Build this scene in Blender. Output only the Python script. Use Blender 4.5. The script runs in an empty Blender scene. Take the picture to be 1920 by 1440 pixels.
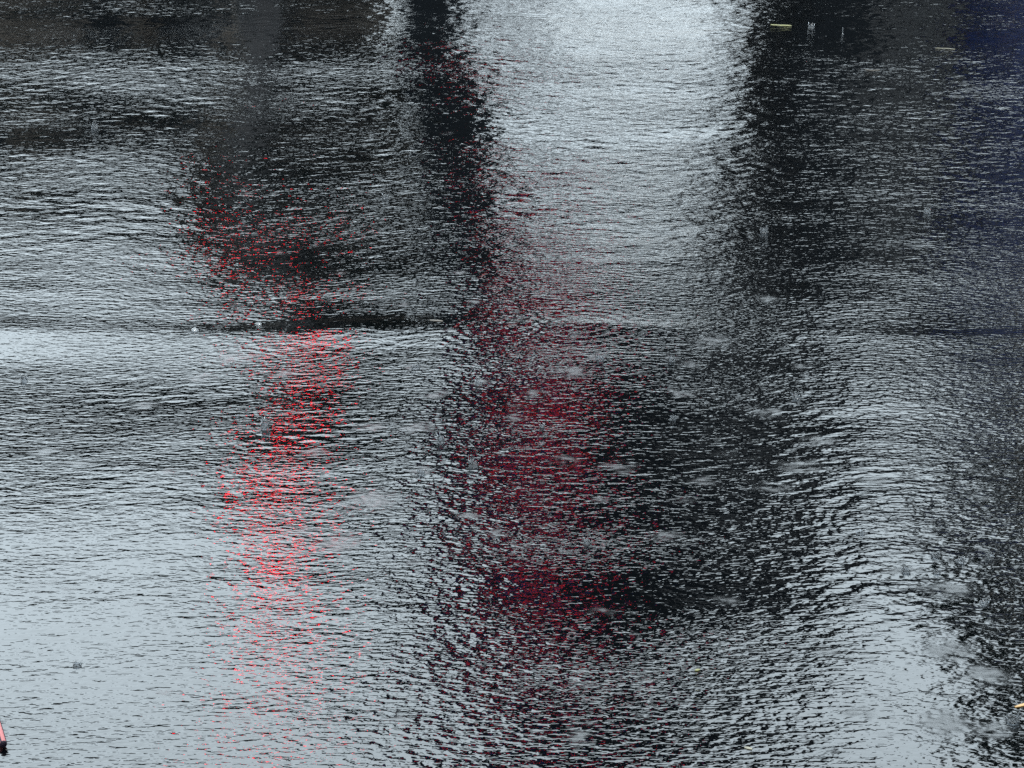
import bpy, bmesh, math, random
import numpy as np
from mathutils import Vector

R = math.radians
rng = np.random.default_rng(11)
random.seed(7)
scene = bpy.context.scene

# ------------------------------------------------------------------ camera
CAM_H, PITCH, FPX = 1.5, R(17.5), 4804.0          # eye height, downward pitch, focal length in photo pixels (1920 wide)
cam_data = bpy.data.cameras.new('camera')
cam_data.sensor_width = 36.0
cam_data.lens = 36.0 * FPX / 1920.0
cam_data.clip_end = 2000.0
cam = bpy.data.objects.new('camera', cam_data)
scene.collection.objects.link(cam)
cam.location = (0, 0, CAM_H)
cam.rotation_euler = (R(90) - PITCH, 0, 0)
scene.camera = cam

# ------------------------------------------------------------------ sky, sun, exposure
world = bpy.data.worlds.new('World')
scene.world = world
world.use_nodes = True
wn, wl = world.node_tree.nodes, world.node_tree.links
wn.clear()
SUN_EL, SUN_ROT = R(62), R(165)
sky = wn.new('ShaderNodeTexSky')
sky.sky_type = 'NISHITA'
sky.sun_disc = False
sky.sun_elevation = SUN_EL
sky.sun_rotation = SUN_ROT
sky.air_density = 1.0
sky.dust_density = 6.0
sky.ozone_density = 2.0
cloud = wn.new('ShaderNodeTexNoise')
cloud.inputs['Scale'].default_value = 2.2
cloud.inputs['Detail'].default_value = 5.0
ramp = wn.new('ShaderNodeMapRange')
ramp.inputs['From Min'].default_value = 0.3
ramp.inputs['From Max'].default_value = 0.75
ramp.inputs['To Min'].default_value = 8.5
ramp.inputs['To Max'].default_value = 11.0
grey = wn.new('ShaderNodeVectorMath'); grey.operation = 'SCALE'
grey.inputs[0].default_value = (0.80, 0.93, 1.0)
mix = wn.new('ShaderNodeMix'); mix.data_type = 'RGBA'
mix.inputs['Factor'].default_value = 0.85          # a closed rain cloud over the clear sky
bg = wn.new('ShaderNodeBackground')
bg.inputs['Strength'].default_value = 0.12
wo = wn.new('ShaderNodeOutputWorld')
# overcast sky: the zenith three times as bright as the horizon
wtc = wn.new('ShaderNodeTexCoord'); wsx = wn.new('ShaderNodeSeparateXYZ')
wl.new(wtc.outputs['Generated'], wsx.inputs[0]); wl.new(wtc.outputs['Generated'], cloud.inputs['Vector'])
wg = wn.new('ShaderNodeMapRange')
wg.inputs['From Min'].default_value = 0.0; wg.inputs['From Max'].default_value = 1.0
wg.inputs['To Min'].default_value = 0.42; wg.inputs['To Max'].default_value = 1.86
wl.new(wsx.outputs['Z'], wg.inputs['Value'])
wm = wn.new('ShaderNodeMath'); wm.operation = 'MULTIPLY'
wl.new(cloud.outputs['Fac'], ramp.inputs['Value'])
wl.new(ramp.outputs['Result'], wm.inputs[0]); wl.new(wg.outputs['Result'], wm.inputs[1])
wl.new(wm.outputs[0], grey.inputs['Scale'])
wl.new(sky.outputs['Color'], mix.inputs['A'])
wl.new(grey.outputs['Vector'], mix.inputs['B'])
wl.new(mix.outputs['Result'], bg.inputs['Color'])
wl.new(bg.outputs['Background'], wo.inputs['Surface'])

sun_data = bpy.data.lights.new('sun', 'SUN')
sun_data.energy = 0.5
sun_data.angle = R(20)
sun_data.color = (1.0, 0.97, 0.93)
sun = bpy.data.objects.new('sun', sun_data)
scene.collection.objects.link(sun)
d = Vector((math.sin(SUN_ROT) * math.cos(SUN_EL), math.cos(SUN_ROT) * math.cos(SUN_EL), math.sin(SUN_EL)))
sun.rotation_euler = d.to_track_quat('Z', 'Y').to_euler()

scene.view_settings.view_transform = 'Standard'
scene.view_settings.look = 'None'
scene.view_settings.gamma = 1.0
scene.view_settings.use_curve_mapping = False
scene.view_settings.exposure = 2.42
scene.render.engine = 'CYCLES'
scene.cycles.use_denoising = False
scene.cycles.max_bounces = 5
scene.cycles.diffuse_bounces = 2
scene.cycles.glossy_bounces = 3

# ------------------------------------------------------------------ helpers
def link(o, parent=None):
    scene.collection.objects.link(o)
    if parent is not None:
        o.parent = parent
    return o

def tag(o, label=None, cat=None, group=None, kind=None):
    if label: o['label'] = label
    if cat: o['category'] = cat
    if group: o['group'] = group
    if kind: o['kind'] = kind
    return o

def empty(name, loc, rz=0.0):
    o = bpy.data.objects.new(name, None)
    o.location = loc
    o.rotation_euler = (0, 0, rz)
    return link(o)

def mesh_obj(name, verts, faces, mat, parent=None, smooth=False):
    me = bpy.data.meshes.new(name)
    me.from_pydata([tuple(v) for v in verts], [], [tuple(f) for f in faces])
    me.update()
    if smooth:
        me.polygons.foreach_set('use_smooth', [True] * len(me.polygons))
    if mat: me.materials.append(mat)
    return link(bpy.data.objects.new(name, me), parent)

def bm_obj(name, bm, mat, parent=None, smooth=False):
    me = bpy.data.meshes.new(name)
    bm.to_mesh(me); bm.free()
    if smooth:
        me.polygons.foreach_set('use_smooth', [True] * len(me.polygons))
    if mat: me.materials.append(mat)
    return link(bpy.data.objects.new(name, me), parent)

def add_box(bm, x0, x1, y0, y1, z0, z1):
    v = [bm.verts.new(p) for p in ((x0,y0,z0),(x1,y0,z0),(x1,y1,z0),(x0,y1,z0),(x0,y0,z1),(x1,y0,z1),(x1,y1,z1),(x0,y1,z1))]
    for f in ((0,3,2,1),(4,5,6,7),(0,1,5,4),(1,2,6,5),(2,3,7,6),(3,0,4,7)):
        bm.faces.new([v[i] for i in f])

def box(name, x0, x1, y0, y1, z0, z1, mat, parent=None, bevel=0.0):
    bm = bmesh.new(); add_box(bm, x0, x1, y0, y1, z0, z1)
    if bevel: bmesh.ops.bevel(bm, geom=list(bm.edges), offset=bevel, segments=2, affect='EDGES', profile=0.5)
    return bm_obj(name, bm, mat, parent)

def prism(name, pts, y0, y1, mat, parent=None, bevel=0.0):
    """outline in x,z pushed from y0 to y1"""
    bm = bmesh.new()
    a = [bm.verts.new((x, y0, z)) for x, z in pts]
    b = [bm.verts.new((x, y1, z)) for x, z in pts]
    bm.faces.new(a); bm.faces.new(b[::-1])
    n = len(pts)
    for i in range(n):
        bm.faces.new((a[i], b[i], b[(i+1) % n], a[(i+1) % n]))
    bmesh.ops.recalc_face_normals(bm, faces=list(bm.faces))
    if bevel: bmesh.ops.bevel(bm, geom=list(bm.edges), offset=bevel, segments=2, affect='EDGES', profile=0.5)
    return bm_obj(name, bm, mat, parent)

def lathe(name, prof, mat, parent=None, n=20, axis='Z', smooth=True, loc=(0, 0, 0)):
    vs, fs = [], []
    for r, z in prof:
        for k in range(n):
            a = 2 * math.pi * k / n
            vs.append((r*math.cos(a), r*math.sin(a), z) if axis == 'Z' else ((r*math.cos(a), z, r*math.sin(a)) if axis == 'Y' else (z, r*math.cos(a), r*math.sin(a))))
    m = len(prof)
    for i in range(m - 1):
        for k in range(n):
            fs.append((i*n+k, i*n+(k+1) % n, (i+1)*n+(k+1) % n, (i+1)*n+k))
    fs.append(tuple(range(n))[::-1]); fs.append(tuple((m-1)*n+k for k in range(n)))
    o = mesh_obj(name, vs, fs, mat, parent, smooth)
    o.location = loc
    return o

def material(name, color, rough=0.7, metal=0.0, noise=0.0, nscale=8.0, emit=None, estr=0.0, spec=0.5):
    m = bpy.data.materials.new(name); m.use_nodes = True
    nt = m.node_tree; b = nt.nodes['Principled BSDF']
    b.inputs['Base Color'].default_value = (*color, 1)
    b.inputs['Roughness'].default_value = rough
    b.inputs['Metallic'].default_value = metal
    b.inputs['Specular IOR Level'].default_value = spec
    if noise:
        tc = nt.nodes.new('ShaderNodeTexCoord'); n = nt.nodes.new('ShaderNodeTexNoise')
        n.inputs['Scale'].default_value = nscale; n.inputs['Detail'].default_value = 6
        mr = nt.nodes.new('ShaderNodeMapRange')
        mr.inputs['From Min'].default_value = 0.3; mr.inputs['From Max'].default_value = 0.7
        mr.inputs['To Min'].default_value = 1 - noise; mr.inputs['To Max'].default_value = 1 + noise
        sc = nt.nodes.new('ShaderNodeVectorMath'); sc.operation = 'SCALE'; sc.inputs[0].default_value = color
        nt.links.new(tc.outputs['Object'], n.inputs['Vector']); nt.links.new(n.outputs['Fac'], mr.inputs['Value'])
        nt.links.new(mr.outputs['Result'], sc.inputs['Scale']); nt.links.new(sc.outputs['Vector'], b.inputs['Base Color'])
    if emit:
        b.inputs['Emission Color'].default_value = (*emit, 1); b.inputs['Emission Strength'].default_value = estr
    return m

CP, SP = math.cos(PITCH), math.sin(PITCH)
def ray(px, py):
    u, v = (px - 960) / FPX, (py - 720) / FPX
    return u, CP - v * SP, -SP - v * CP            # x, y, z of the sight line
def ground(px, py):
    """where the sight line through a photo pixel meets the road"""
    x, y, z = ray(px, py)
    t = CAM_H / -z
    return x * t, y * t
def above(px, py, D):
    """the point at distance D whose mirror image the wet road shows at a photo pixel"""
    x, y, z = ray(px, py)
    t = D / y
    return x * t, D, -z * t - CAM_H

# ------------------------------------------------------------------ water surface
NX, NY = 700, 1300
ynear, yfar = 2.6, 11.8
q = np.linspace(0, 1, NY)
Y1 = ynear * (yfar / ynear) ** (q ** 1.0)            # rows grow further apart with distance
half = 0.62 + 0.235 * Y1                             # the sheet widens with distance
s = np.linspace(-1, 1, NX)
GX = half[:, None] * s[None, :]
GY = np.repeat(Y1[:, None], NX, axis=1)

TILE, TN = 8.192, 2048                               # 4 mm noise tile
def band_noise(lmin, lmax, aniso=1.0, seed=0, tilt=0.0):
    """random waves with lengths lmin..lmax (m); aniso > 1 lengthens crests along x; slope along y has rms 1"""
    g = np.random.default_rng(seed)
    f = np.fft.fft2(g.standard_normal((TN, TN)))
    k = np.fft.fftfreq(TN, TILE / TN)
    ky, kx = np.meshgrid(k, k, indexing='ij')
    ca, sa = math.cos(tilt), math.sin(tilt)
    kx2, ky2 = kx * ca + ky * sa, -kx * sa + ky * ca
    kk = np.sqrt((kx2 * aniso) ** 2 + ky2 ** 2) + 1e-9
    w = np.exp(-0.5 * (np.log(kk * math.sqrt(lmin * lmax)) / (0.5 * math.log(lmax / lmin) + 1e-6)) ** 2) / kk
    w[0, 0] = 0
    F = f * w
    h = np.fft.ifft2(F).real
    dy = np.fft.ifft2(F * 2j * np.pi * ky).real
    return h / dy.std()

def sample(t, X, Y):
    u = (X / TILE * TN) % TN; v = (Y / TILE * TN) % TN
    i = u.astype(int); j = v.astype(int); fu = u - i; fv = v - j
    i1 = (i + 1) % TN; j1 = (j + 1) % TN
    return (t[j, i] * (1-fu) + t[j, i1] * fu) * (1-fv) + (t[j1, i] * (1-fu) + t[j1, i1] * fu) * fv

def blob(px, py, rx, ry, X=GX, Y=GY):
    """soft oval on the road, its middle and radii read off the photograph, laid out in metres"""
    cx, cy = ground(px, py)
    ax = abs(ground(px + rx, py)[0] - cx)
    ay = 0.5 * abs(ground(px, py - ry)[1] - ground(px, py + ry)[1])
    return np.exp(-(((X - cx) / ax) ** 2 + ((Y - cy) / ay) ** 2))

def sstep(a, b, x):
    t = np.clip((x - a) / (b - a), 0, 1)
    return t * t * (3 - 2 * t)

def row(py):
    return ground(960, py)[1]

# tilt of the road surface along y, degrees: + leans towards the camera (shows higher sky)
TILT = [  # px, py, rx, ry, degrees
    (160, 430, 360, 170, 1.6), (300, 340, 500, 60, 0.5), (200, 240, 500, 35, -1.2), (150, 150, 600, 45, 3.6),
    (650, 250, 300, 40, -0.3), (250, 78, 600, 20, -2.2), (560, 470, 170, 130, -1.4), (250, 20, 500, 18, 1.2), (720, 110, 300, 100, 3.2), (800, 545, 200, 40, 0.8), (1420, 190, 140, 110, 1.1),
    (160, 770, 430, 120, -3.0),
    (1700, 430, 420, 90, -1.0), (1650, 240, 420, 60, -0.9), (1650, 560, 420, 45, 0.7), (1650, 150, 450, 35, 0.7), (1800, 330, 350, 250, -0.7),
    (1150, 560, 260, 40, 1.3), (1120, 710, 380, 60, 2.0), (1130, 235, 260, 50, 0.5), (1150, 60, 300, 30, -1.0),
    (1650, 770, 350, 70, 0.9), (1060, 975, 420, 60, 0.4), (1050, 1380, 500, 70, 2.0),
    (1700, 1000, 260, 60, 0.2), (1690, 1270, 240, 110, 0.9),
]
slope = np.zeros_like(GX)
for px, py, rx, ry, dg in TILT:
    slope += R(dg) * blob(px, py, rx, ry)
# two worn joints that cross the road: a lip with a dip behind it
def joint(py_line, x_tilt, back, front, deg_back, deg_front, fade_l, fade_r, deep=()):
    yl = row(py_line) + x_tilt * GX + 0.012 * np.sin(GX * 5.1 + 1.0) + 0.008 * np.sin(GX * 13.0)
    t = GY - yl
    out = -R(deg_back) * np.exp(-((t - back * 0.5) / (back * 0.42)) ** 2)
    out += R(deg_front) * np.exp(-((t + front * 0.55) / (front * 0.42)) ** 2)
    lat = fade_l + (fade_r - fade_l) * sstep(-0.16, 0.02, GX)
    worn = 1 + 0.45 * np.sin(GX * 7.3 + 0.4) * np.sin(GX * 2.9 + 1.1)
    dips = 1.0
    if deep:                                          # the joint is washed out deeper in places
        dips = 0.5
        for px, wpx in deep:
            cx = ground(px, py_line)[0]; w = ground(px + wpx, py_line)[0] - cx
            dips = dips + np.exp(-((GX - cx) / w) ** 4)
        dips = np.where(t > 0, dips, 1.0)
    return out * lat * worn * dips
slope += joint(615, -0.03, 0.10, 0.19, 3.2, 3.6, 1.0, 0.30, ((360, 150), (745, 150)))
slope += joint(622, -0.03, 0.05, 0.06, 2.4, 0.8, 0.6, 1.0)
slope += joint(46, 0.02, 0.16, 0.30, 2.4, -1.2, 1.0, 0.55)
dyr = np.gradient(Y1)
h_macro = np.zeros_like(GX)
for j in range(1, NY):                                # the road settles back to level within about a metre
    h_macro[j] = h_macro[j-1] * math.exp(-dyr[j] / 1.1) + slope[j] * dyr[j]

# how much chipping shows through the film of water, and how much the rain ruffles it
grain = np.ones_like(GX)
for px, py, rx, ry, a in [(120, 1130, 520, 200, -0.45), (300, 1400, 700, 70, 0.25), (1720, 1240, 170, 150, -0.75), (1650, 980, 260, 160, -0.3), (250, 830, 500, 130, -0.15), (950, 820, 450, 160, -0.2), (1150, 1290, 520, 130, 0.35), (120, 645, 250, 25, 0.2), (1080, 235, 240, 65, -0.5), (400, 612, 260, 12, -0.2), (750, 612, 200, 14, -0.2), (1650, 60, 300, 14, -0.5), (500, 60, 500, 30, -0.3)]:
    grain += a * blob(px, py, rx, ry)
patch = sample(band_noise(0.25, 0.8, 1.6, 41), GX, GY); patch /= patch.std()
grain = np.clip(grain * (1 + 0.15 * patch), 0.22, 2.0)
ruffle = np.ones_like(GX) * 0.55
for px, py, rx, ry, a in [(300, 800, 700, 180, 0.45), (1000, 830, 400, 180, 0.6), (1500, 950, 330, 260, 1.0), (1650, 1050, 250, 120, 0.6), (1100, 420, 300, 60, 0.6), (200, 450, 600, 60, 0.5), (1000, 625, 250, 18, 1.0), (120, 1200, 400, 180, -0.2), (1000, 1320, 500, 130, -0.3)]:
    ruffle += a * blob(px, py, rx, ry)
patch2 = sample(band_noise(0.2, 0.6, 1.5, 42), GX, GY); patch2 /= patch2.std()
ruffle = np.clip(ruffle * (1 + 0.3 * patch2), 0.1, 2.0)

h = h_macro
h = h + R(0.30) * sample(band_noise(0.25, 1.1, 2.2, 1, R(4)), GX, GY)
h = h + R(0.40) * sample(band_noise(0.09, 0.22, 2.0, 2, R(6)), GX, GY)
left_w = sstep(0.55, 0.0, GX)                         # wind waves: level on one side, slanting on the other
h = h + R(0.95) * ruffle * (left_w * sample(band_noise(0.026, 0.05, 2.1, 3, R(5)), GX, GY) + (1 - left_w) * sample(band_noise(0.026, 0.05, 2.4, 4, R(22)), GX, GY))

far_w = sstep(4.6, 7.2, GY)
far_w = far_w * (1 - 0.6 * blob(1080, 230, 230, 70))
h = h + R(2.5) * far_w * (0.5 + 0.5 * np.clip(ruffle, 0, 1.3)) * sample(band_noise(0.04, 0.085, 1.25, 5, R(3)), GX, GY)
grain = grain * (1 - 0.1 * far_w)
# rings spreading from raindrops
RINGS = [  # px, py, radius in m, wavelength, degrees of slope
    (1690, 1065, 0.15, 0.017, 3.1), (1775, 1105, 0.15, 0.016, 3.1), (1720, 985, 0.26, 0.019, 2.2), (1775, 1222, 0.07, 0.010, 3.0), (1770, 1352, 0.09, 0.012, 3.0),
    (945, 622, 0.14, 0.026, 4.5), (1090, 622, 0.18, 0.030, 4.5), (590, 848, 0.06, 0.013, 3.0), (385, 613, 0.08, 0.020, 3.0),
    (1070, 705, 0.07, 0.016, 2.6), (790, 803, 0.06, 0.014, 2.6), (1640, 905, 0.07, 0.013, 2.5), (1845, 960, 0.10, 0.015, 2.5), (1530, 830, 0.06, 0.013, 2.5),
    (270, 745, 0.07, 0.015, 2.4), (100, 840, 0.07, 0.015, 2.4), (375, 692, 0.06, 0.015, 2.6), (1850, 1265, 0.06, 0.011, 2.5), (1440, 1230, 0.05, 0.012, 2.0), (1580, 1150, 0.06, 0.012, 2.2),
]
for i in range(70):
    RINGS.append((rng.uniform(-60, 1980), rng.uniform(20, 1440), rng.uniform(0.03, 0.08), rng.uniform(0.012, 0.02), rng.uniform(0.8, 2.2)))
for px, py, rad, lam, dg in RINGS:
    cx, cy = ground(px, py)
    m = (np.abs(GX - cx) < rad * 1.4) & (np.abs(GY - cy) < rad * 1.4)
    r = np.hypot(GX[m] - cx, GY[m] - cy)
    ring = R(dg) * lam / (2 * np.pi) * np.cos(2 * np.pi * r / lam) * np.exp(-((r - rad * 0.55) / (rad * 0.38)) ** 2)
    h[m] += ring

# water broken by fresh drops (fine ruffles too small to model): the film turns dull there
BROKEN = [(375, 692, 30, 9), (540, 692, 26, 7), (815, 740, 26, 9), (1005, 742, 26, 6), (1070, 705, 34, 10), (790, 803, 36, 10), (695, 800, 26, 7), (1280, 745, 24, 6), (1510, 695, 22, 5),
          (1437, 778, 30, 10), (1295, 692, 22, 7), (1060, 868, 26, 9), (1160, 880, 34, 11), (880, 970, 24, 6), (930, 1003, 22, 6), (1127, 940, 20, 6), (1130, 1152, 24, 7), (1775, 1222, 40, 18),
          (1770, 1358, 50, 24), (1860, 1370, 30, 16), (1850, 1268, 44, 18), (1640, 905, 34, 10), (1540, 830, 36, 10), (1690, 1075, 30, 9), (1780, 1110, 40, 14), (1450, 918, 34, 9), (1100, 325, 26, 5),
          (270, 745, 30, 8), (80, 842, 40, 10), (590, 848, 24, 7), (150, 865, 30, 9), (1085, 1385, 26, 12), (1440, 570, 24, 6), (965, 787, 20, 6), (700, 940, 50, 20), (640, 1020, 40, 14), (1500, 880, 40, 14),
          (440, 660, 40, 8), (1340, 650, 40, 12), (790, 885, 22, 9), (1120, 680, 20, 6), (780, 690, 18, 6), (1260, 682, 16, 5), (45, 695, 24, 7), (900, 720, 18, 6), (1560, 1230, 26, 10), (1610, 1340, 30, 12),
          (80, 1095, 30, 9), (125, 1105, 24, 8), (450, 1350, 30, 12), (1360, 1130, 26, 8), (1250, 1010, 30, 9), (1320, 905, 26, 8)]
broken = np.zeros_like(GX)
for px, py, rx, ry in BROKEN:
    broken = np.maximum(broken, 0.9 * blob(px, py, rx, ry))
for i in range(60):
    py = rng.uniform(60, 1440); k = 0.35 + 0.65 * py / 1440
    broken = np.maximum(broken, rng.uniform(0.25, 0.7) * blob(rng.uniform(0, 1920), py, 26 * k, 8 * k))

mott = sample(band_noise(0.012, 0.05, 1.3, 77), GX, GY); mott /= mott.std()
broken = np.clip(broken * (0.85 + 0.35 * mott), 0, 0.8)
edge = np.minimum(sstep(1.0, 0.94, np.abs(s))[None, :], np.minimum(sstep(0, 0.02, q), sstep(1.0, 0.96, q))[:, None])
h = h * edge
WATER_Z = 0.0
def water_z(x, y):
    j = int(np.clip(np.searchsorted(Y1, y), 1, NY - 1))
    i = int(np.clip((x / half[j] + 1) / 2 * (NX - 1), 0, NX - 1))
    return WATER_Z + float(h[j, i])

def water_material(name, use_attr):
    m = bpy.data.materials.new(name); m.use_nodes = True
    nt = m.node_tree; N, L = nt.nodes, nt.links
    N.clear()
    tc = N.new('ShaderNodeTexCoord')
    def mapping(sx, sy, rot=0.0):
        mp = N.new('ShaderNodeMapping'); mp.inputs['Scale'].default_value = (sx, sy, 1); mp.inputs['Rotation'].default_value = (0, 0, rot)
        L.new(tc.outputs['Object'], mp.inputs['Vector']); return mp.outputs['Vector']
    def math_(op, a, b=None):
        n = N.new('ShaderNodeMath'); n.operation = op
        for k, v in ((0, a), (1, b)):
            if v is None: continue
            if isinstance(v, (int, float)): n.inputs[k].default_value = v
            else: L.new(v, n.inputs[k])
        return n.outputs[0]
    n1 = N.new('ShaderNodeTexNoise'); n1.noise_dimensions = '2D'
    n1.inputs['Scale'].default_value = 1.0; n1.inputs['Detail'].default_value = 2.2; n1.inputs['Roughness'].default_value = 0.5
    L.new(mapping(40, 84, R(4)), n1.inputs['Vector'])
    v1 = N.new('ShaderNodeTexVoronoi'); v1.voronoi_dimensions = '2D'; v1.feature = 'F1'
    v1.inputs['Scale'].default_value = 1.0
    L.new(mapping(64, 84), v1.inputs['Vector'])
    # stones under the film: domes where the voronoi distance is small
    stone = math_('SUBTRACT', 0.55, math_('MULTIPLY', v1.outputs['Distance'], v1.outputs['Distance']))
    hsum = math_('ADD', math_('MULTIPLY', n1.outputs['Fac'], 0.00155), math_('MULTIPLY', stone, 0.00036))
    if use_attr:
        at = N.new('ShaderNodeAttribute'); at.attribute_name = 'grain'
        hsum = math_('MULTIPLY', hsum, at.outputs['Fac'])
    bump = N.new('ShaderNodeBump'); bump.inputs['Strength'].default_value = 1.0; bump.inputs['Distance'].default_value = 1.0
    L.new(hsum, bump.inputs['Height'])
    fr = N.new('ShaderNodeFresnel'); fr.inputs['IOR'].default_value = 1.5
    L.new(bump.outputs['Normal'], fr.inputs['Normal'])
    gl = N.new('ShaderNodeBsdfGlossy'); gl.inputs['Roughness'].default_value = 0.03
    L.new(bump.outputs['Normal'], gl.inputs['Normal'])
    if use_attr:
        ab = N.new('ShaderNodeAttribute'); ab.attribute_name = 'broken'
        L.new(math_('ADD', math_('MULTIPLY', ab.outputs['Fac'], 0.33), 0.03), gl.inputs['Roughness'])
    tr = N.new('ShaderNodeBsdfDiffuse'); tr.inputs['Color'].default_value = (0.0002, 0.0003, 0.0004, 1)   # murky water over black asphalt
    mx = N.new('ShaderNodeMixShader'); out = N.new('ShaderNodeOutputMaterial')
    L.new(fr.outputs['Fac'], mx.inputs['Fac']); L.new(tr.outputs[0], mx.inputs[1]); L.new(gl.outputs[0], mx.inputs[2])
    L.new(mx.outputs[0], out.inputs['Surface'])
    return m

verts = np.stack([GX, GY, WATER_Z + h], axis=-1).reshape(-1, 3)
idx = np.arange(NX * NY).reshape(NY, NX)
faces = np.stack([idx[:-1, :-1], idx[:-1, 1:], idx[1:, 1:], idx[1:, :-1]], axis=-1).reshape(-1, 4)
me = bpy.data.meshes.new('water')
me.vertices.add(len(verts)); me.vertices.foreach_set('co', verts.astype(np.float32).ravel())
me.loops.add(faces.size); me.loops.foreach_set('vertex_index', faces.astype(np.int32).ravel())
me.polygons.add(len(faces))
me.polygons.foreach_set('loop_start', np.arange(0, faces.size, 4, dtype=np.int32))
me.polygons.foreach_set('use_smooth', np.ones(len(faces), dtype=bool))
me.update(calc_edges=True); me.validate()
for nm, arr in (('grain', grain), ('broken', broken)):
    a = me.attributes.new(nm, 'FLOAT', 'POINT'); a.data.foreach_set('value', arr.astype(np.float32).ravel())
me.materials.append(water_material('rain_water', True))
water = link(bpy.data.objects.new('water', me))
tag(water, 'thin rippled sheet of rainwater mirroring the street and grey sky', kind='structure')

# ------------------------------------------------------------------ road to the horizon
def asphalt():
    m = bpy.data.materials.new('wet_asphalt'); m.use_nodes = True
    nt = m.node_tree; b = nt.nodes['Principled BSDF']; N, L = nt.nodes, nt.links
    tc = N.new('ShaderNodeTexCoord'); v = N.new('ShaderNodeTexVoronoi'); v.inputs['Scale'].default_value = 90
    n = N.new('ShaderNodeTexNoise'); n.inputs['Scale'].default_value = 1.5; n.inputs['Detail'].default_value = 8
    cr = N.new('ShaderNodeValToRGB')
    cr.color_ramp.elements[0].color = (0.012, 0.013, 0.015, 1); cr.color_ramp.elements[1].color = (0.05, 0.052, 0.056, 1)
    ad = N.new('ShaderNodeMath'); ad.operation = 'MULTIPLY'
    L.new(tc.outputs['Object'], v.inputs['Vector']); L.new(tc.outputs['Object'], n.inputs['Vector'])
    L.new(v.outputs['Distance'], ad.inputs[0]); L.new(n.outputs['Fac'], ad.inputs[1])
    L.new(ad.outputs[0], cr.inputs['Fac']); L.new(cr.outputs['Color'], b.inputs['Base Color'])
    bp = N.new('ShaderNodeBump'); bp.inputs['Distance'].default_value = 0.002
    L.new(v.outputs['Distance'], bp.inputs['Height']); L.new(bp.outputs['Normal'], b.inputs['Normal'])
    b.inputs['Roughness'].default_value = 0.22
    return m
ASPH = asphalt()
bm = bmesh.new()
gxs = [-300, -120, -50, -20, -10, -6, -3, 0, 3, 6, 10, 20, 50, 120, 300]
gys = [-60, -20, -8, -3, 0, 3, 6, 9, 12, 20, 40, 80, 160, 320, 600]
gv = [[bm.verts.new((x, y, -0.09)) for x in gxs] for y in gys]
for j in range(len(gys) - 1):
    for i in range(len(gxs) - 1):
        bm.faces.new((gv[j][i], gv[j][i+1], gv[j+1][i+1], gv[j+1][i]))
road = bm_obj('road', bm, ASPH)
tag(road, 'dark wet asphalt road under the rainwater', kind='structure')

# ------------------------------------------------------------------ the street that the water mirrors
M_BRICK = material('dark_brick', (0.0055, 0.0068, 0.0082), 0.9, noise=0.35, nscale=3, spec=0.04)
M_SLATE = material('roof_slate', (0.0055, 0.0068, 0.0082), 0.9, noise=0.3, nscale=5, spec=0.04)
M_STONE = material('grey_stone', (0.05, 0.05, 0.05), 0.8, noise=0.2, spec=0.2)
M_GLASS = material('dark_glass', (0.01, 0.012, 0.015), 0.1)
M_FRAME = material('window_frame_paint', (0.06, 0.06, 0.06), 0.6, spec=0.2)
M_BARK = material('wet_bark', (0.03, 0.024, 0.018), 0.8, noise=0.4)
M_LEAF = material('leaves', (0.009, 0.018, 0.012), 0.7, noise=0.5, nscale=2, spec=0.15)
M_NAVY = material('navy_paint', (0.003, 0.009, 0.045), 0.5, spec=0.2)
M_SIGN = material('navy_sign_enamel', (0.006, 0.016, 0.085), 0.5, spec=0.1)
M_RED = material('red_awning_cloth', (0.04, 0.001, 0.003), 0.8, noise=0.25, nscale=6, spec=0.1)
M_BLACK = material('black_metal', (0.012, 0.012, 0.013), 0.6, spec=0.15)
M_CAB = material('grey_cabinet_paint', (0.13, 0.135, 0.14), 0.7, noise=0.15, nscale=4, spec=0.2)
M_TYRE = material('tyre_rubber', (0.012, 0.012, 0.012), 0.9)
M_STEEL = material('steel', (0.35, 0.36, 0.37), 0.3, metal=1.0)
M_REDLAMP = material('red_signal_lamp', (0.3, 0.0, 0.01), 0.3, emit=(1.0, 0.006, 0.022), estr=9.0)
M_LANTERN = material('red_lantern_glow', (0.3, 0.01, 0.01), 0.5, emit=(1.0, 0.015, 0.010), estr=1.5)
M_LENS_OFF = material('unlit_lens', (0.02, 0.02, 0.012), 0.2)

def window(bld, x0, x1, z0, z1, y):
    f = bmesh.new(); t = 0.06
    for a in ((x0, x1, z0, z0+t), (x0, x1, z1-t, z1), (x0, x0+t, z0+t, z1-t), (x1-t, x1, z0+t, z1-t), ((x0+x1)/2-t/2, (x0+x1)/2+t/2, z0+t, z1-t)):
        add_box(f, a[0], a[1], y-0.03, y+0.04, a[2], a[3])
    fo = bm_obj('window', f, M_FRAME, bld)
    box('pane', x0+t, x1-t, y-0.005, y+0.01, z0+t, z1-t, M_GLASS, fo)
    box('sill', x0-0.08, x1+0.08, y-0.12, y-0.031, z0-0.08, z0, M_STONE, fo)

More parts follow.
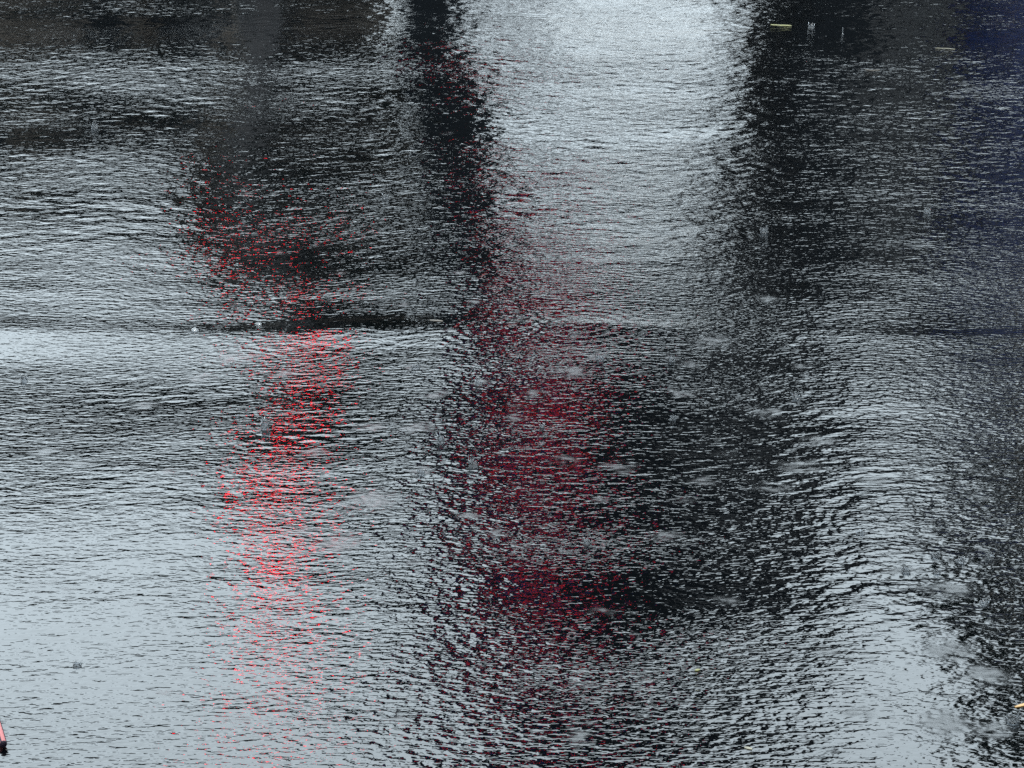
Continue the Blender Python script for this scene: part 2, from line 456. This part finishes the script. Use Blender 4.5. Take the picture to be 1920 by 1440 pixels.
# gatehouse: dark building with a wide passage open to the sky behind
D = 18.0
gx0, gx1 = above(925, 250, D)[0], above(1530, 250, D)[0]
gtop = above(960, 500, D)[2]
bl, br = above(770, 900, D)[0], above(1620, 900, D)[0]
eave, ridge = above(960, 1860, D)[2], above(960, 2100, D)[2]
rl_, rr_ = above(830, 900, D)[0], above(1410, 900, D)[0]
side_l, side_r = above(960, 1000, D)[2], above(960, 860, D)[2]
gate = empty('gatehouse', ((gx0+gx1)/2, D, 0))
tag(gate, 'dark brick gatehouse with a tall open passage, mirrored in the middle of the road', 'building')
ox = gate.location.x
W = lambda x: x - ox
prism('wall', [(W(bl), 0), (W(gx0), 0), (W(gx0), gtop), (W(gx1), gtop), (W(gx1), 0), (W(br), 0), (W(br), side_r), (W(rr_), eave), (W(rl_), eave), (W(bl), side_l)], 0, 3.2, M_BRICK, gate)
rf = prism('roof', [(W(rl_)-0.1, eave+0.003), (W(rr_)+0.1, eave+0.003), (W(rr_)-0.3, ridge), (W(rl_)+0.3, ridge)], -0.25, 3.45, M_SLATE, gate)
box('lintel', W(gx0)-0.2, W(gx1)+0.2, -0.06, -0.002, gtop+0.02, gtop+0.24, M_STONE, gate)
window(gate, W(gx1)-0.9, W(gx1)-0.15, gtop+0.55, gtop+1.6, -0.05)
# unseen cabinet, added in the passage to dim part of its mirrored glow
cx0, cx1, ch = above(928, 100, D+1)[0], above(1050, 100, D+1)[0], above(960, 12, D+1)[2]
cab = empty('dimming_cabinet', ((cx0+cx1)/2, D+1, 0)); tag(cab, 'grey cabinet added in the gatehouse passage to dim its bright reflection', 'cabinet')
cw = (cx1 - cx0) / 2
box('body', -cw, cw, 0, 0.45, -0.09, ch, M_CAB, cab, 0.012)
box('lid', -cw-0.03, cw+0.03, -0.03, 0.48, ch+0.002, ch+0.05, M_CAB, cab, 0.01)
for sg_ in (-1, 1):
    dd_ = box('door', min(0.01*sg_, (cw-0.03)*sg_), max(0.01*sg_, (cw-0.03)*sg_), -0.018, -0.002, 0.12, ch-0.06, M_CAB, cab, 0.004)
    box('handle', 0.03*sg_-0.01, 0.03*sg_+0.01, -0.045, -0.0185, ch*0.5, ch*0.5+0.12, M_BLACK, dd_)
# awning and fascia
sx0, sx1 = above(838, 900, D-0.3)[0], above(1112, 900, D-0.3)[0]
aw = empty('shop_awning', ((sx0+sx1)/2, D, above(960, 830, D)[2]))
tag(aw, 'dark red cloth awning on the gatehouse wall above the passage', 'awning')
zr = above(960, 990, D)[2] - aw.location.z
hw = (sx1 - sx0) / 2
cl = mesh_obj('cloth', [(-hw, -0.55, 0), (hw, -0.55, 0), (hw, -0.004, zr), (-hw, -0.004, zr), (-hw, -0.53, 0), (hw, -0.53, 0), (hw, -0.004, zr-0.03), (-hw, -0.004, zr-0.03)],
         [(0, 1, 2, 3), (7, 6, 5, 4), (0, 4, 5, 1), (1, 5, 6, 2), (3, 2, 6, 7), (0, 3, 7, 4)], M_RED, aw)
vm = bmesh.new()
nv = 12
for k in range(nv):
    a, b = -hw + 2*hw*k/nv, -hw + 2*hw*(k+1)/nv
    add_box(vm, a+0.004, b-0.004, -0.566, -0.553, -0.20, 0.0)
tag(bm_obj('valance', vm, M_RED, aw), kind='stuff')
sg = box('sign_board', -hw, hw, -0.09, 0.0, 0, above(960, 1230, D)[2] - above(960, 1000, D)[2], M_SIGN, None, 0.01)
sg.location = (aw.location.x, D - 0.004, above(960, 1000, D)[2])
tag(sg, 'plain navy blue signboard above the red awning', 'sign')
for px, py, lab in ((925, 880, 'small glowing red lantern hanging at the near end of the navy signboard'), (1010, 930, 'glowing red lantern hanging below the middle of the navy signboard'), (1075, 965, 'brightest glowing red lantern hanging nearest the passage window')):
    x, y, z = above(px, py, D - 0.75)
    ln = lathe('red_lantern', [(0.03, -0.12), (0.08, -0.10), (0.10, 0.0), (0.08, 0.10), (0.03, 0.12)], M_LANTERN, None, 14)
    ln.location = (x, y, z)
    tag(ln, lab, 'lantern', 'red lanterns on the gatehouse')
    lathe('cap', [(0.035, 0.121), (0.035, 0.15), (0.006, 0.16), (0.006, 0.40)], M_BLACK, ln, 10)
    box('bracket', -0.008, 0.008, 0.0, 0.75, 0.401, 0.417, M_BLACK, ln)

# houses on both sides
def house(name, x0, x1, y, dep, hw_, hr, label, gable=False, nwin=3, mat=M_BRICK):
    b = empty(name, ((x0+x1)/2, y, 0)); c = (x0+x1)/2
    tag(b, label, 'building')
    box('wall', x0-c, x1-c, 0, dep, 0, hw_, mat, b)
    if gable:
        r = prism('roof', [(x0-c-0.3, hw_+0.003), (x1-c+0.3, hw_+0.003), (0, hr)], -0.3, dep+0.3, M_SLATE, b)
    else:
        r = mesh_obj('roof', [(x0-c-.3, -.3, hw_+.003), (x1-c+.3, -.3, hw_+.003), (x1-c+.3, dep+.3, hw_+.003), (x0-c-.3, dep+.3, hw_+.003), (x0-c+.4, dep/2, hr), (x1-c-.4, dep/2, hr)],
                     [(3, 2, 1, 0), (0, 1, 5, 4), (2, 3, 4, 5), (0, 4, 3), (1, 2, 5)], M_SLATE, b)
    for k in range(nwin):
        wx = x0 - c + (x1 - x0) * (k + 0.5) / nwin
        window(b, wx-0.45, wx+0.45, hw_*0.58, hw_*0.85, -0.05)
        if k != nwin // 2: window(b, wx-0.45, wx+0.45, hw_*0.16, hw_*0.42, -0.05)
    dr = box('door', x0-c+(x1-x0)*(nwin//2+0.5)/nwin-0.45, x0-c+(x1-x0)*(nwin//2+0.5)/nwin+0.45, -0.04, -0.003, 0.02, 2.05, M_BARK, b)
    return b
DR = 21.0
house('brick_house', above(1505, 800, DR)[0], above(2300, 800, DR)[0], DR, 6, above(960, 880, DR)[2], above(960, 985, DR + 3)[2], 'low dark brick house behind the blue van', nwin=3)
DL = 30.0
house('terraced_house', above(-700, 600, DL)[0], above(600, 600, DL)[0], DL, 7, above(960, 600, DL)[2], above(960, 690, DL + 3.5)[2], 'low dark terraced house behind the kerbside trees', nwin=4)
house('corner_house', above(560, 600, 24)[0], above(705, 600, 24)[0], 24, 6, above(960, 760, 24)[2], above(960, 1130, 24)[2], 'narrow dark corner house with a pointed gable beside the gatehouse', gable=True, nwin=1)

M_RENDER = material('pale_render', (0.55, 0.56, 0.56), 0.9, noise=0.15, nscale=1.5, spec=0.1)
house('added_pale_house', above(860, 100, 40)[0], above(1540, 100, 40)[0], 40, 6, above(960, -90, 40)[2], above(960, -45, 43)[2], 'pale rendered house added behind the gatehouse passage to grey its bright reflection', nwin=2, mat=M_RENDER)  # unseen house, added to tone down the sky mirrored through the passage
# trees
def tree(px, py_top, D, rx, py_bot, n, label, seed, thick=1.0):
    x, y, ztop = above(px, py_top, D); zb = above(px, py_bot, D)[2]
    g = np.random.default_rng(seed)
    t = empty('street_tree', (x, y, 0)); tag(t, label, 'tree', 'trees along the road')
    # trunk and limbs
    vs, fs = [], []
    def limb(p0, p1, r0, r1, k=8):
        p0, p1 = np.array(p0), np.array(p1); dd = p1 - p0; dd = dd / np.linalg.norm(dd)
        a = np.cross(dd, (0.3, 0.9, 0.1)); a /= np.linalg.norm(a); b = np.cross(dd, a)
        o = len(vs)
        for c, r in ((p0, r0), ((p0+p1)/2 + a*0.05, (r0+r1)/2), (p1, r1)):
            for i in range(k):
                an = 2*math.pi*i/k; vs.append(tuple(c + r*(a*math.cos(an) + b*math.sin(an))))
        for j in range(2):
            for i in range(k):
                fs.append((o+j*k+i, o+j*k+(i+1) % k, o+(j+1)*k+(i+1) % k, o+(j+1)*k+i))
    limb((0, 0, -0.05), (0.05, 0, zb + 0.3*(ztop-zb)), 0.16 * thick, 0.10 * thick)
    for i in range(7):
        an = i * 2.4; zz = zb + (ztop-zb) * (0.05 + 0.05*i)
        limb((0.03, 0, zz), (rx*0.7*math.cos(an), rx*0.7*math.sin(an), zz + 0.35*(ztop-zb)), 0.06 * thick, 0.02 * thick, 6)
    mesh_obj('trunk', vs, fs, M_BARK, t, True)
    # leaf clumps
    nc = 46
    u = g.standard_normal((nc, 3)); u /= np.linalg.norm(u, axis=1)[:, None]
    cen = u * (g.uniform(0.25, 1.0, nc) ** 0.5)[:, None]
    cen = cen * np.array([rx, rx, (ztop-zb)/2]) * 0.86 + np.array([0, 0, (ztop+zb)/2])
    which = g.integers(0, nc, n)
    p = cen[which] + g.standard_normal((n, 3)) * rx * 0.13
    a = g.standard_normal((n, 3)); a /= np.linalg.norm(a, axis=1)[:, None]
    b = np.cross(a, g.standard_normal((n, 3))); b /= np.linalg.norm(b, axis=1)[:, None]
    L = g.uniform(0.035, 0.07, n)[:, None]
    V = np.stack([p - a*L, p + b*L*0.5, p + a*L, p - b*L*0.5], axis=1).reshape(-1, 3)
    F = np.arange(4*n).reshape(-1, 4)
    tag(mesh_obj('crown', V, F, M_LEAF, t), kind='stuff')
tree(60, 820, 22, 1.4, 250, 18000, 'broad leafy tree by the kerb farthest from the gatehouse', 1)
tree(300, 800, 24, 1.4, 220, 18000, 'lower round tree between the broad tree and the traffic light', 2)
tree(470, 900, 20, 0.8, 380, 9000, 'slim tree added between the traffic light and the corner house to darken the skyline gap', 5)  # added tree: closes a skyline gap that mirrored too brightly
tree(725, 820, 21, 0.7, 200, 4500, 'tall slim tree just beside the gatehouse', 3)
tree(1925, 1950, 13, 0.56, 980, 24000, 'very tall dark tree overhanging the blue van', 4)

tree(1410, 560, 24, 0.42, 60, 450, 'thin young tree added behind the gatehouse passage to soften its bright reflection', 6, 0.3)  # added tree: sparse leaves soften the right side of the mirrored glow
# traffic light
TD = 10.3
tx, ty, tz = above(508, 925, TD)
tl = empty('traffic_light', (tx, ty, 0)); tag(tl, 'black traffic light showing red, mirrored as a red streak', 'traffic light')
lathe('pole', [(0.09, -0.06), (0.09, 0.25), (0.05, 0.30), (0.05, tz + 0.2)], M_BLACK, tl, 16)
box('housing', -0.16, 0.16, -0.24, -0.051, tz - 0.80, tz + 0.19, M_BLACK, tl, 0.02)
for k, mm in enumerate((M_REDLAMP, M_LENS_OFF, M_LENS_OFF)):
    ln = lathe('lens', [(0.07, -0.245), (0.062, -0.262), (0.036, -0.272), (0.01, -0.276)], mm, tl, 24, 'Y')
    ln.location = (0, 0, tz - 0.32 * k)
    if k == 0: ln['label'] = 'lit red lens'
    vs, fs = [], []
    for j in range(17):
        a = math.pi * (-0.15 + 1.3 * j / 16)
        for r, yy in ((0.135, -0.242), (0.135, -0.40), (0.128, -0.242), (0.128, -0.40)):
            vs.append((r*math.cos(a), yy, r*math.sin(a)))
    for j in range(16):
        o = 4*j
        fs += [(o, o+4, o+5, o+1), (o+2, o+3, o+7, o+6), (o+1, o+5, o+7, o+3)]
    mesh_obj('hood', vs, fs, M_BLACK, ln)

# navy van at the kerb
VD = 14.5
vx = above(1885, 300, VD)[0]
vz = above(1900, 450, VD)[2]
van = empty('parked_van', (vx + 2.2, VD, 0)); tag(van, 'navy blue panel van parked at the kerb under the tall tree', 'van')
prism('body', [(-2.2, 0.35), (2.2, 0.35), (2.25, 0.85), (1.95, 1.05), (1.45, vz - 0.08), (1.2, vz), (-2.05, vz), (-2.2, vz - 0.12)], 0, 1.75, M_NAVY, van, 0.03)
prism('side_window', [(0.75, 1.1), (1.72, 1.1), (1.38, vz - 0.22), (0.75, vz - 0.22)], -0.012, -0.002, M_GLASS, van)
box('bumper', -2.28, -2.202, 0.1, 1.65, 0.38, 0.58, M_BLACK, van)
for wx in (-1.45, 1.4):
    w_ = lathe('wheel', [(0.31, -0.02), (0.33, 0.02), (0.33, 0.18), (0.30, 0.2)], M_TYRE, van, 24, 'Y'); w_.location = (wx, -0.01, 0.28)
    lathe('rim', [(0.2, -0.03), (0.2, -0.022), (0.03, -0.021)], M_STEEL, w_, 16, 'Y')
for sx_ in (0.15, 1.5):
    box('tail_lamp', -2.215, -2.2015, sx_, sx_+0.1, 0.9, 1.2, M_RED, van)

# ------------------------------------------------------------------ rain splashes
M_SPLASH = bpy.data.materials.new('splashing_water'); M_SPLASH.use_nodes = True
nt = M_SPLASH.node_tree; N, L = nt.nodes, nt.links; N.clear()
tr = N.new('ShaderNodeBsdfTransparent'); tr.inputs['Color'].default_value = (0.8, 0.84, 0.88, 1)
df = N.new('ShaderNodeBsdfTranslucent'); df.inputs['Color'].default_value = (0.19, 0.185, 0.18, 1)
gl = N.new('ShaderNodeBsdfGlossy'); gl.inputs['Roughness'].default_value = 0.12; gl.inputs['Color'].default_value = (0.45, 0.46, 0.47, 1)
fr = N.new('ShaderNodeFresnel'); fr.inputs['IOR'].default_value = 1.33
m1 = N.new('ShaderNodeMixShader'); m1.inputs['Fac'].default_value = 0.32
m2 = N.new('ShaderNodeMixShader'); out = N.new('ShaderNodeOutputMaterial')
L.new(tr.outputs[0], m1.inputs[1]); L.new(df.outputs[0], m1.inputs[2])
L.new(fr.outputs[0], m2.inputs['Fac']); L.new(m1.outputs[0], m2.inputs[1]); L.new(gl.outputs[0], m2.inputs[2])
L.new(m2.outputs[0], out.inputs['Surface'])

def crown_mesh(seed, rad, hgt, n=22):
    g = np.random.default_rng(seed)
    spike = np.where(np.arange(n) % 2 == 0, g.uniform(0.25, 1.5, n), g.uniform(0.05, 0.45, n)) * (1 + 0.45 * np.sin(2*np.pi*np.arange(n)/n + g.uniform(0, 6)))
    lean = g.uniform(-0.35, 0.35, 2); wob = 1 + g.uniform(-0.22, 0.22, n)
    prof = [(1.35, -0.12), (0.98, 0.04), (0.90, 0.30), (0.98, 0.62), (1.10, 1.0)]
    vs, fs = [], []
    for k in range(n):
        a = 2*math.pi*k/n
        for i, (r, z) in enumerate(prof):
            zz = z if i < 3 else 0.30 + (z - 0.30) * spike[k]
            vs.append((rad*(r*wob[k]*math.cos(a) + lean[0]*zz), rad*(r*wob[k]*math.sin(a) + lean[1]*zz), hgt*zz))
        for i in reversed(range(2, 5)):
            r, z = prof[i]; zz = z if i < 3 else 0.30 + (z - 0.30) * spike[k]
            vs.append((rad*((r*wob[k]-0.07)*math.cos(a) + lean[0]*zz), rad*((r*wob[k]-0.07)*math.sin(a) + lean[1]*zz), hgt*zz*0.99))
    m = 8
    for k in range(n):
        a, b = k*m, ((k+1) % n)*m
        for i in range(m - 1):
            fs.append((a+i, b+i, b+i+1, a+i+1))
    return vs, fs

def splash(px, py, w_px, h_px, label, seed, jet=False, group='rain splashes on the road'):
    x, y = ground(px, py)
    scl = math.hypot(y, CAM_H) / FPX                 # metres in one photo pixel at that spot
    rad, hgt = w_px * scl * 0.52, h_px * scl * 0.66
    z = water_z(x, y)
    if jet:
        o = lathe('rain_splash', [(rad*1.3, -0.001), (rad*0.5, hgt*0.06), (rad*0.22, hgt*0.3), (rad*0.18, hgt*0.6), (rad*0.34, hgt*0.78), (rad*0.36, hgt*0.86), (rad*0.1, hgt)], M_SPLASH, None, 12)
    else:
        vs, fs = crown_mesh(seed, rad, hgt)
        o = mesh_obj('rain_splash', vs, fs, M_SPLASH, None, True)
    o.location = (x, y, z)
    tag(o, label, 'splash', group)
    g = np.random.default_rng(seed + 500)
    for k in range(0 if jet else 4):
        a = g.uniform(0, 6.28); dr_ = rad * g.uniform(1.0, 1.7); r = rad * g.uniform(0.07, 0.13)
        dp = lathe('droplet', [(r*0.2, -r*0.95), (r*0.8, -r*0.6), (r, 0), (r*0.8, r*0.6), (r*0.2, r*0.95)], M_SPLASH, o, 8)
        dp.location = (dr_*math.cos(a), dr_*math.sin(a), hgt * g.uniform(0.9, 1.5))
    return o

SPL = [
    (496, 800, 15, 32, 'tallest splash crown, standing in the long red streak', False), (888, 880, 15, 24, 'spiky splash crown at the left edge of the dim red patch', False),
    (827, 832, 13, 24, 'tall faint splash just above and left of the dim red patch', False), (1738, 390, 11, 12, 'small square splash cup on the dark upper right water', False),
    (1433, 437, 12, 13, 'small splash crown below the bright sky reflection, on its right', False), (898, 724, 12, 14, 'splash crown at the top left corner of the dim red patch', False),
    (1697, 1077, 15, 12, 'low splash crown inside the widest rings on the right', False), (1756, 1077, 12, 9, 'low splash crown right of the ringed one', False),
    (1800, 1057, 16, 11, 'toothed splash crown among the rings near the right edge', False), (1855, 1050, 15, 15, 'splash cup nearest the right edge beside the rings', False),
    (1754, 1047, 14, 11, 'faint splash crown just above the rings', False), (721, 370, 12, 13, 'lone splash crown on the dark upper middle water', False),
    (178, 250, 11, 13, 'tiny splash crown in the upper left dark band', False), (1580, 62, 7, 20, 'thin upright water jet topped by a drop near the upper joint', True),
    (1522, 50, 10, 12, 'tiny splash beside the yellow leaf blade', False), (780, 692, 14, 9, 'low splash crown just under the middle joint', False),
    (1125, 684, 15, 9, 'wide low splash crown at the top right of the dim red patch', False), (1259, 686, 13, 11, 'low splash crown right of the dim red patch under the joint', False),
    (45, 696, 12, 13, 'splash crown at the left edge below the middle joint', False), (1493, 752, 14, 13, 'splash crown on the dark slope right of centre', False),
    (1262, 790, 10, 12, 'faint splash on the black water right of the red patch', False), (1016, 805, 9, 11, 'faint splash inside the dim red patch', False),
    (1100, 1024, 13, 14, 'splash crown at the lower right of the dim red patch', False), (145, 1250, 15, 9, 'single dark splash on the bright lower left water', False),
    (790, 892, 14, 10, 'pale splash left of the dim red patch', False), (1897, 1352, 24, 22, 'large splash at the right edge below the orange twig', False),
    (445, 775, 8, 9, 'small splash left of the red streak', False), (1612, 1005, 14, 8, 'low splash upper left of the rings', False), (1845, 1135, 14, 9, 'round splash below the rings near the right edge', False),
    (560, 1105, 8, 5, 'tiny splash at the lower end of the red streak', False),
]
for i, (px, py, w_, h_, lab, jet) in enumerate(SPL):
    splash(px, py, w_, h_, lab, i, jet)

# bubbles
def bubble(px, py, w_px, label):
    x, y = ground(px, py); scl = math.hypot(y, CAM_H) / FPX; r = w_px * scl / 2
    prof = [(r*math.cos(t), r*0.95*math.sin(t)) for t in np.linspace(0, math.pi/2 - 0.05, 9)]
    o = lathe('rain_bubble', [(r*1.02, -0.002)] + prof, M_BUB, None, 24)
    o.location = (x, y, water_z(x, y)); tag(o, label, 'bubble', 'bubbles by the middle joint')
    vs, fs = [], []
    for k in range(24):
        a = 2*math.pi*k/24
        for rr, zz in ((1.45, 0.0), (1.25, 0.05), (1.06, 0.16), (1.01, 0.20)):
            vs.append((r*rr*math.cos(a), r*rr*math.sin(a), r*zz))
    for k in range(24):
        for i in range(3):
            fs.append((k*4+i, ((k+1) % 24)*4+i, ((k+1) % 24)*4+i+1, k*4+i+1))
    mesh_obj('meniscus', vs, fs, M_SPLASH, o, True)
M_BUB = bpy.data.materials.new('bubble_film'); M_BUB.use_nodes = True
nt = M_BUB.node_tree; N, L = nt.nodes, nt.links; N.clear()
lw = N.new('ShaderNodeLayerWeight'); lw.inputs['Blend'].default_value = 0.42
tr = N.new('ShaderNodeBsdfTransparent'); tr.inputs['Color'].default_value = (0.9, 0.92, 0.94, 1)
gl = N.new('ShaderNodeBsdfGlossy'); gl.inputs['Roughness'].default_value = 0.05
mx = N.new('ShaderNodeMixShader'); out = N.new('ShaderNodeOutputMaterial')
L.new(lw.outputs['Fresnel'], mx.inputs['Fac']); L.new(tr.outputs[0], mx.inputs[1]); L.new(gl.outputs[0], mx.inputs[2]); L.new(mx.outputs[0], out.inputs['Surface'])
bubble(365, 611, 17, 'round air bubble floating in the dark dip of the middle joint')
bubble(485, 602, 13, 'smaller flattened bubble right of the round one')

# ------------------------------------------------------------------ litter on the water
def strip(name, p0, p1, w_px, mat, label, cat, arch=0.3, thick=0.0012, taper=0.3, n=10):
    """a thin curved blade lying between two photo points"""
    a, b = ground(*p0), ground(*p1)
    ax, ay = (a[0]+b[0])/2, (a[1]+b[1])/2
    scl = math.hypot(ay, CAM_H) / FPX; w = w_px * scl / 2
    dx, dy = b[0]-a[0], b[1]-a[1]; Ln = math.hypot(dx, dy); nx, ny = -dy/Ln, dx/Ln
    vs, fs = [], []
    z0 = 0.0008 + np.mean([water_z(ax + dx*(t-0.5), ay + dy*(t-0.5)) for t in np.linspace(0, 1, 9)])
    for i in range(n + 1):
        t = i/n; ww = w * (taper + (1-taper) * math.sin(math.pi * min(max(t, 0.04), 0.96)) ** 0.6)
        cx, cy = dx*(t-0.5), dy*(t-0.5); zc = 0.0012 + water_z(ax + cx, ay + cy) - z0 + arch * w * math.sin(math.pi*t) * 0.15
        for sgn, zz in ((1, 0.0), (0, 0.5*w*arch), (-1, 0.0)):
            vs.append((cx + nx*ww*sgn, cy + ny*ww*sgn, zc + zz))
        for sgn in (-1, 0, 1):
            vs.append((cx + nx*ww*sgn, cy + ny*ww*sgn, zc - thick))
    for i in range(n):
        o, p = 6*i, 6*(i+1)
        for k in range(6):
            fs.append((o+k, o+(k+1) % 6, p+(k+1) % 6, p+k))
    fs.append(tuple(range(6))[::-1]); fs.append(tuple(6*n+k for k in range(6)))
    o = mesh_obj(name, vs, fs, mat, None, True)
    o.location = (ax, ay, z0); tag(o, label, cat)
    return o
M_YLEAF = material('yellow_leaf', (0.050, 0.048, 0.010), 0.7, noise=0.3, nscale=60)
M_STRAW = material('pale_straw', (0.055, 0.05, 0.033), 0.7, noise=0.2, nscale=80)
M_TWIG = material('orange_twig', (0.14, 0.075, 0.016), 0.6, noise=0.3, nscale=60)
M_BROWN = material('brown_leaf', (0.018, 0.013, 0.008), 0.7, noise=0.3, nscale=60)
M_PINK = material('pink_plastic', (0.13, 0.040, 0.040), 0.55, spec=0.2)
M_PLUM = material('dark_plum_plastic', (0.004, 0.002, 0.005), 0.6, spec=0.1)
strip('fallen_leaf', (1445, 47), (1484, 48), 7, M_YLEAF, 'narrow yellow green leaf blade at the end of the bright upper joint', 'leaf', 0.5)
strip('straw', (1754, 86), (1791, 88), 3, M_STRAW, 'thin pale straw lying alone on the dark upper right water', 'straw', 0.4)
strip('dark_stem', (1622, 126), (1650, 126), 4, M_BROWN, 'thin dark brown stem left of and below the pale straw', 'stem', 0.4)
strip('twig', (1903, 1328), (1960, 1314), 9, M_TWIG, 'orange twig poking in from the right edge', 'twig', 0.5)
strip('withered_leaf', (806, 608), (830, 611), 7, M_BROWN, 'small brown withered leaf lying in the dark middle joint', 'leaf', 0.5)
strip('leaf_fragment', (1396, 1404), (1410, 1407), 8, M_STRAW, 'tiny tan leaf fragment near the bottom edge', 'leaf', 0.4)
strip('leaf_scrap', (1303, 1262), (1312, 1260), 6, M_YLEAF, 'tiny yellowish leaf scrap on the dark lower water', 'leaf', 0.4)
# striped drinking straw at the left edge
x0, y0 = ground(7, 1403); x1, y1 = ground(-26, 1290)
Ls = math.hypot(x1-x0, y1-y0); rr = 0.0048
st = empty('drinking_straw', (x0, y0, water_z(x0, y0) + rr + 0.002), math.atan2(y1-y0, x1-x0))
tag(st, 'pink plastic drinking straw with dark edge stripes at the lower left edge', 'straw')
lathe('tube', [(rr, 0), (rr, Ls), (rr*0.8, Ls), (rr*0.8, 0)], M_PINK, st, 16, 'X')
for a in (0.9, 2.6, 4.6):
    vs, fs = [], []
    for k in range(13):
        for da in (-0.22, 0.22):
            for r in (rr*1.01, rr*1.06):
                vs.append((Ls*k/12, r*math.cos(a+da), r*math.sin(a+da)))
    for k in range(12):
        o = 4*k
        fs += [(o+1, o+3, o+7, o+5), (o, o+1, o+5, o+4), (o+3, o+2, o+6, o+7)]
    mesh_obj('stripe', vs, fs, M_PLUM, st)
lathe('rim', [(rr*1.03, -0.0005), (rr*1.03, 0.0004), (rr*0.78, 0.0004), (rr*0.78, -0.0005)], M_PLUM, st, 16, 'X')
